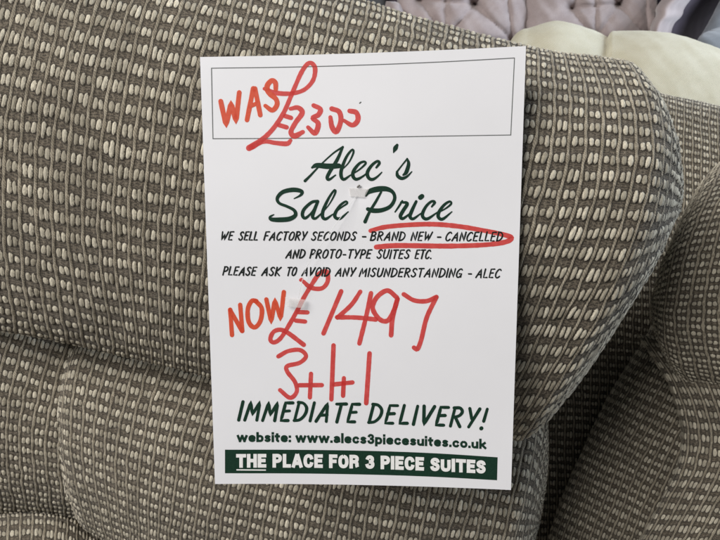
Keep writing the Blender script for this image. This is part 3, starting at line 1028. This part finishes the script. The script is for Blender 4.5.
b.ribbon(Z([(490, 70), (520, 97), (560, 112), (606, 106), (634, 66), (632, 16), (618, 6), (580, 26), (535, 92), (485, 176), (455, 236), (402, 330), (352, 408), (312, 434), (290, 416), (308, 372), (350, 358), (400, 380), (490, 448)], *q),
         [4, 4.6, 4.6, 4.4, 4.4, 4.6, 4.4, 4.6, 4.4, 4.4, 4.4, 4.4, 4.4, 4.6, 4.4, 4.4, 4.4, 4.6, 4.6], jit=.2)
b.ribbon(Z([(472, 60), (478, 56)], *q), 3.4)
b.ribbon(Z([(455, 252), (512, 254)], *q), 4.4)
b.ribbon(Z([(442, 303), (498, 309)], *q), 4.4)
q = (310, 280, 5.333)
b.ribbon(Z([(166, 60), (72, 284)], *q), 4.6, jit=.2)
b.ribbon(Z([(268, 62), (220, 132), (146, 200)], *q), 4.4, jit=.2)
b.ribbon(Z([(144, 198), (250, 200), (350, 210)], *q), 4.6, jit=.2)
b.ribbon(Z([(325, 70), (300, 190), (263, 338)], *q), 4.6, jit=.2)
b.ribbon(Z([(462, 92), (412, 56), (356, 92), (334, 150), (370, 208), (414, 216), (448, 160), (466, 100)], *q), 4.8, jit=.2)
b.ribbon(Z([(466, 100), (440, 200), (432, 294)], *q), 4.8, jit=.2)
b.ribbon(Z([(500, 76), (555, 108), (620, 112), (674, 90)], *q), 4.6, jit=.2)
b.ribbon(Z([(674, 90), (622, 200), (592, 320), (572, 368), (554, 360)], *q), 4.6, jit=.2)
b.build("marker_now_price", M_RED)
b = Ink(0.00012)
q = (270, 330, 6.0)
b.ribbon(Z([(50, 158), (110, 126), (180, 120), (216, 156), (178, 196), (104, 216), (104, 250), (150, 312), (160, 370), (120, 406), (60, 360)], *q), 4.3, jit=.2)
b.ribbon(Z([(176, 331), (310, 330)], *q), 4.5, jit=.2)
b.ribbon(Z([(246, 262), (239, 404)], *q), 4.3, jit=.2)
b.ribbon(Z([(381, 92), (368, 416)], *q), 4.5, jit=.2)
b.ribbon(Z([(384, 326), (494, 314)], *q), 4.5, jit=.2)
b.ribbon(Z([(443, 288), (438, 394)], *q), 4.3, jit=.2)
b.ribbon(Z([(597, 140), (577, 438)], *q), 4.7, jit=.2)
a.build("marker_word_now", M_ORED)
b.build("marker_set_count", M_RED)
k = Ink(0.0001)
k.ribbon([(359.6, 103.2), (360.8, 102.2)], 1.2)
k.build("ink_speck", M_GREY)

# ------------------------------------------------------------------ plastic tag fastener through the card
fast = empty("tag_fastener", tuple(on_card(359, 187, 0.001)))
tag(fast, "clear plastic barb fastener with a thin thread hanging on the price card", "fastener")


def slab(name, corners, h, th, mat, parent):
    """thin bevelled plastic plate on the card"""
    c = np.array(corners, float); m = c.mean(0)
    v = []
    for f, z in ((1, h), (1, h + th * .7), (.9, h + th)):
        for p in c:
            x, y = m + (p - m) * f
            v.append(on_card(x, y, z))
    n = len(c); fs = []
    for lv in range(2):
        for i in range(n):
            fs.append((lv * n + i, lv * n + (i + 1) % n, (lv + 1) * n + (i + 1) % n, (lv + 1) * n + i))
    fs.append(tuple(range(2 * n, 3 * n))); fs.append(tuple(range(n - 1, -1, -1)))
    me = bpy.data.meshes.new(name); me.from_pydata([tuple(p) for p in v], [], fs); me.update()
    return link(name, me, mat, parent)


def tube(name, pts, rad, mat, parent):
    """pts: (x, y, height over the card)"""
    p = spline(np.array(pts, float), np.linspace(0, len(pts) - 1, 40))
    c = on_card(p[:, 0], p[:, 1], p[:, 2])
    tg = np.gradient(c, axis=0); tg /= np.linalg.norm(tg, axis=1, keepdims=True)
    s1 = np.cross(tg, NW); s1 /= np.linalg.norm(s1, axis=1, keepdims=True)
    s2 = np.cross(tg, s1)
    an = np.linspace(0, 2 * math.pi, 9)[:-1]
    V = c[:, None] + rad * (np.cos(an)[None, :, None] * s1[:, None] + np.sin(an)[None, :, None] * s2[:, None])
    n = len(an); q = []
    for i in range(len(c) - 1):
        for j in range(n):
            q.append((i * n + j, i * n + (j + 1) % n, (i + 1) * n + (j + 1) % n, (i + 1) * n + j))
    return link(name, mesh_np(name, V.reshape(-1, 3), np.array(q)), mat, parent)


slab("paddle", [(348.5, 187.5), (369.5, 188.5), (364.5, 197.5), (350, 196.5)], 0.0008, 0.0006, M_PLASTIC, fast)
slab("end_bar", [(286, 296.3), (306.5, 299), (305, 307.3), (287, 305.6)], 0.003, 0.0008, M_PLASTIC, fast)
tube("thread", [(357, 195, .0008), (345, 212, .004), (325, 240, .006), (309, 264, .0055), (303, 281, .0045), (299, 298, .0035)], 0.00019, M_THREAD, fast)
tube("pin_head", [(357.4, 187.4, .0009), (358.6, 186.2, .0014), (360, 185.2, .0012)], 0.0006, M_STEEL, fast)
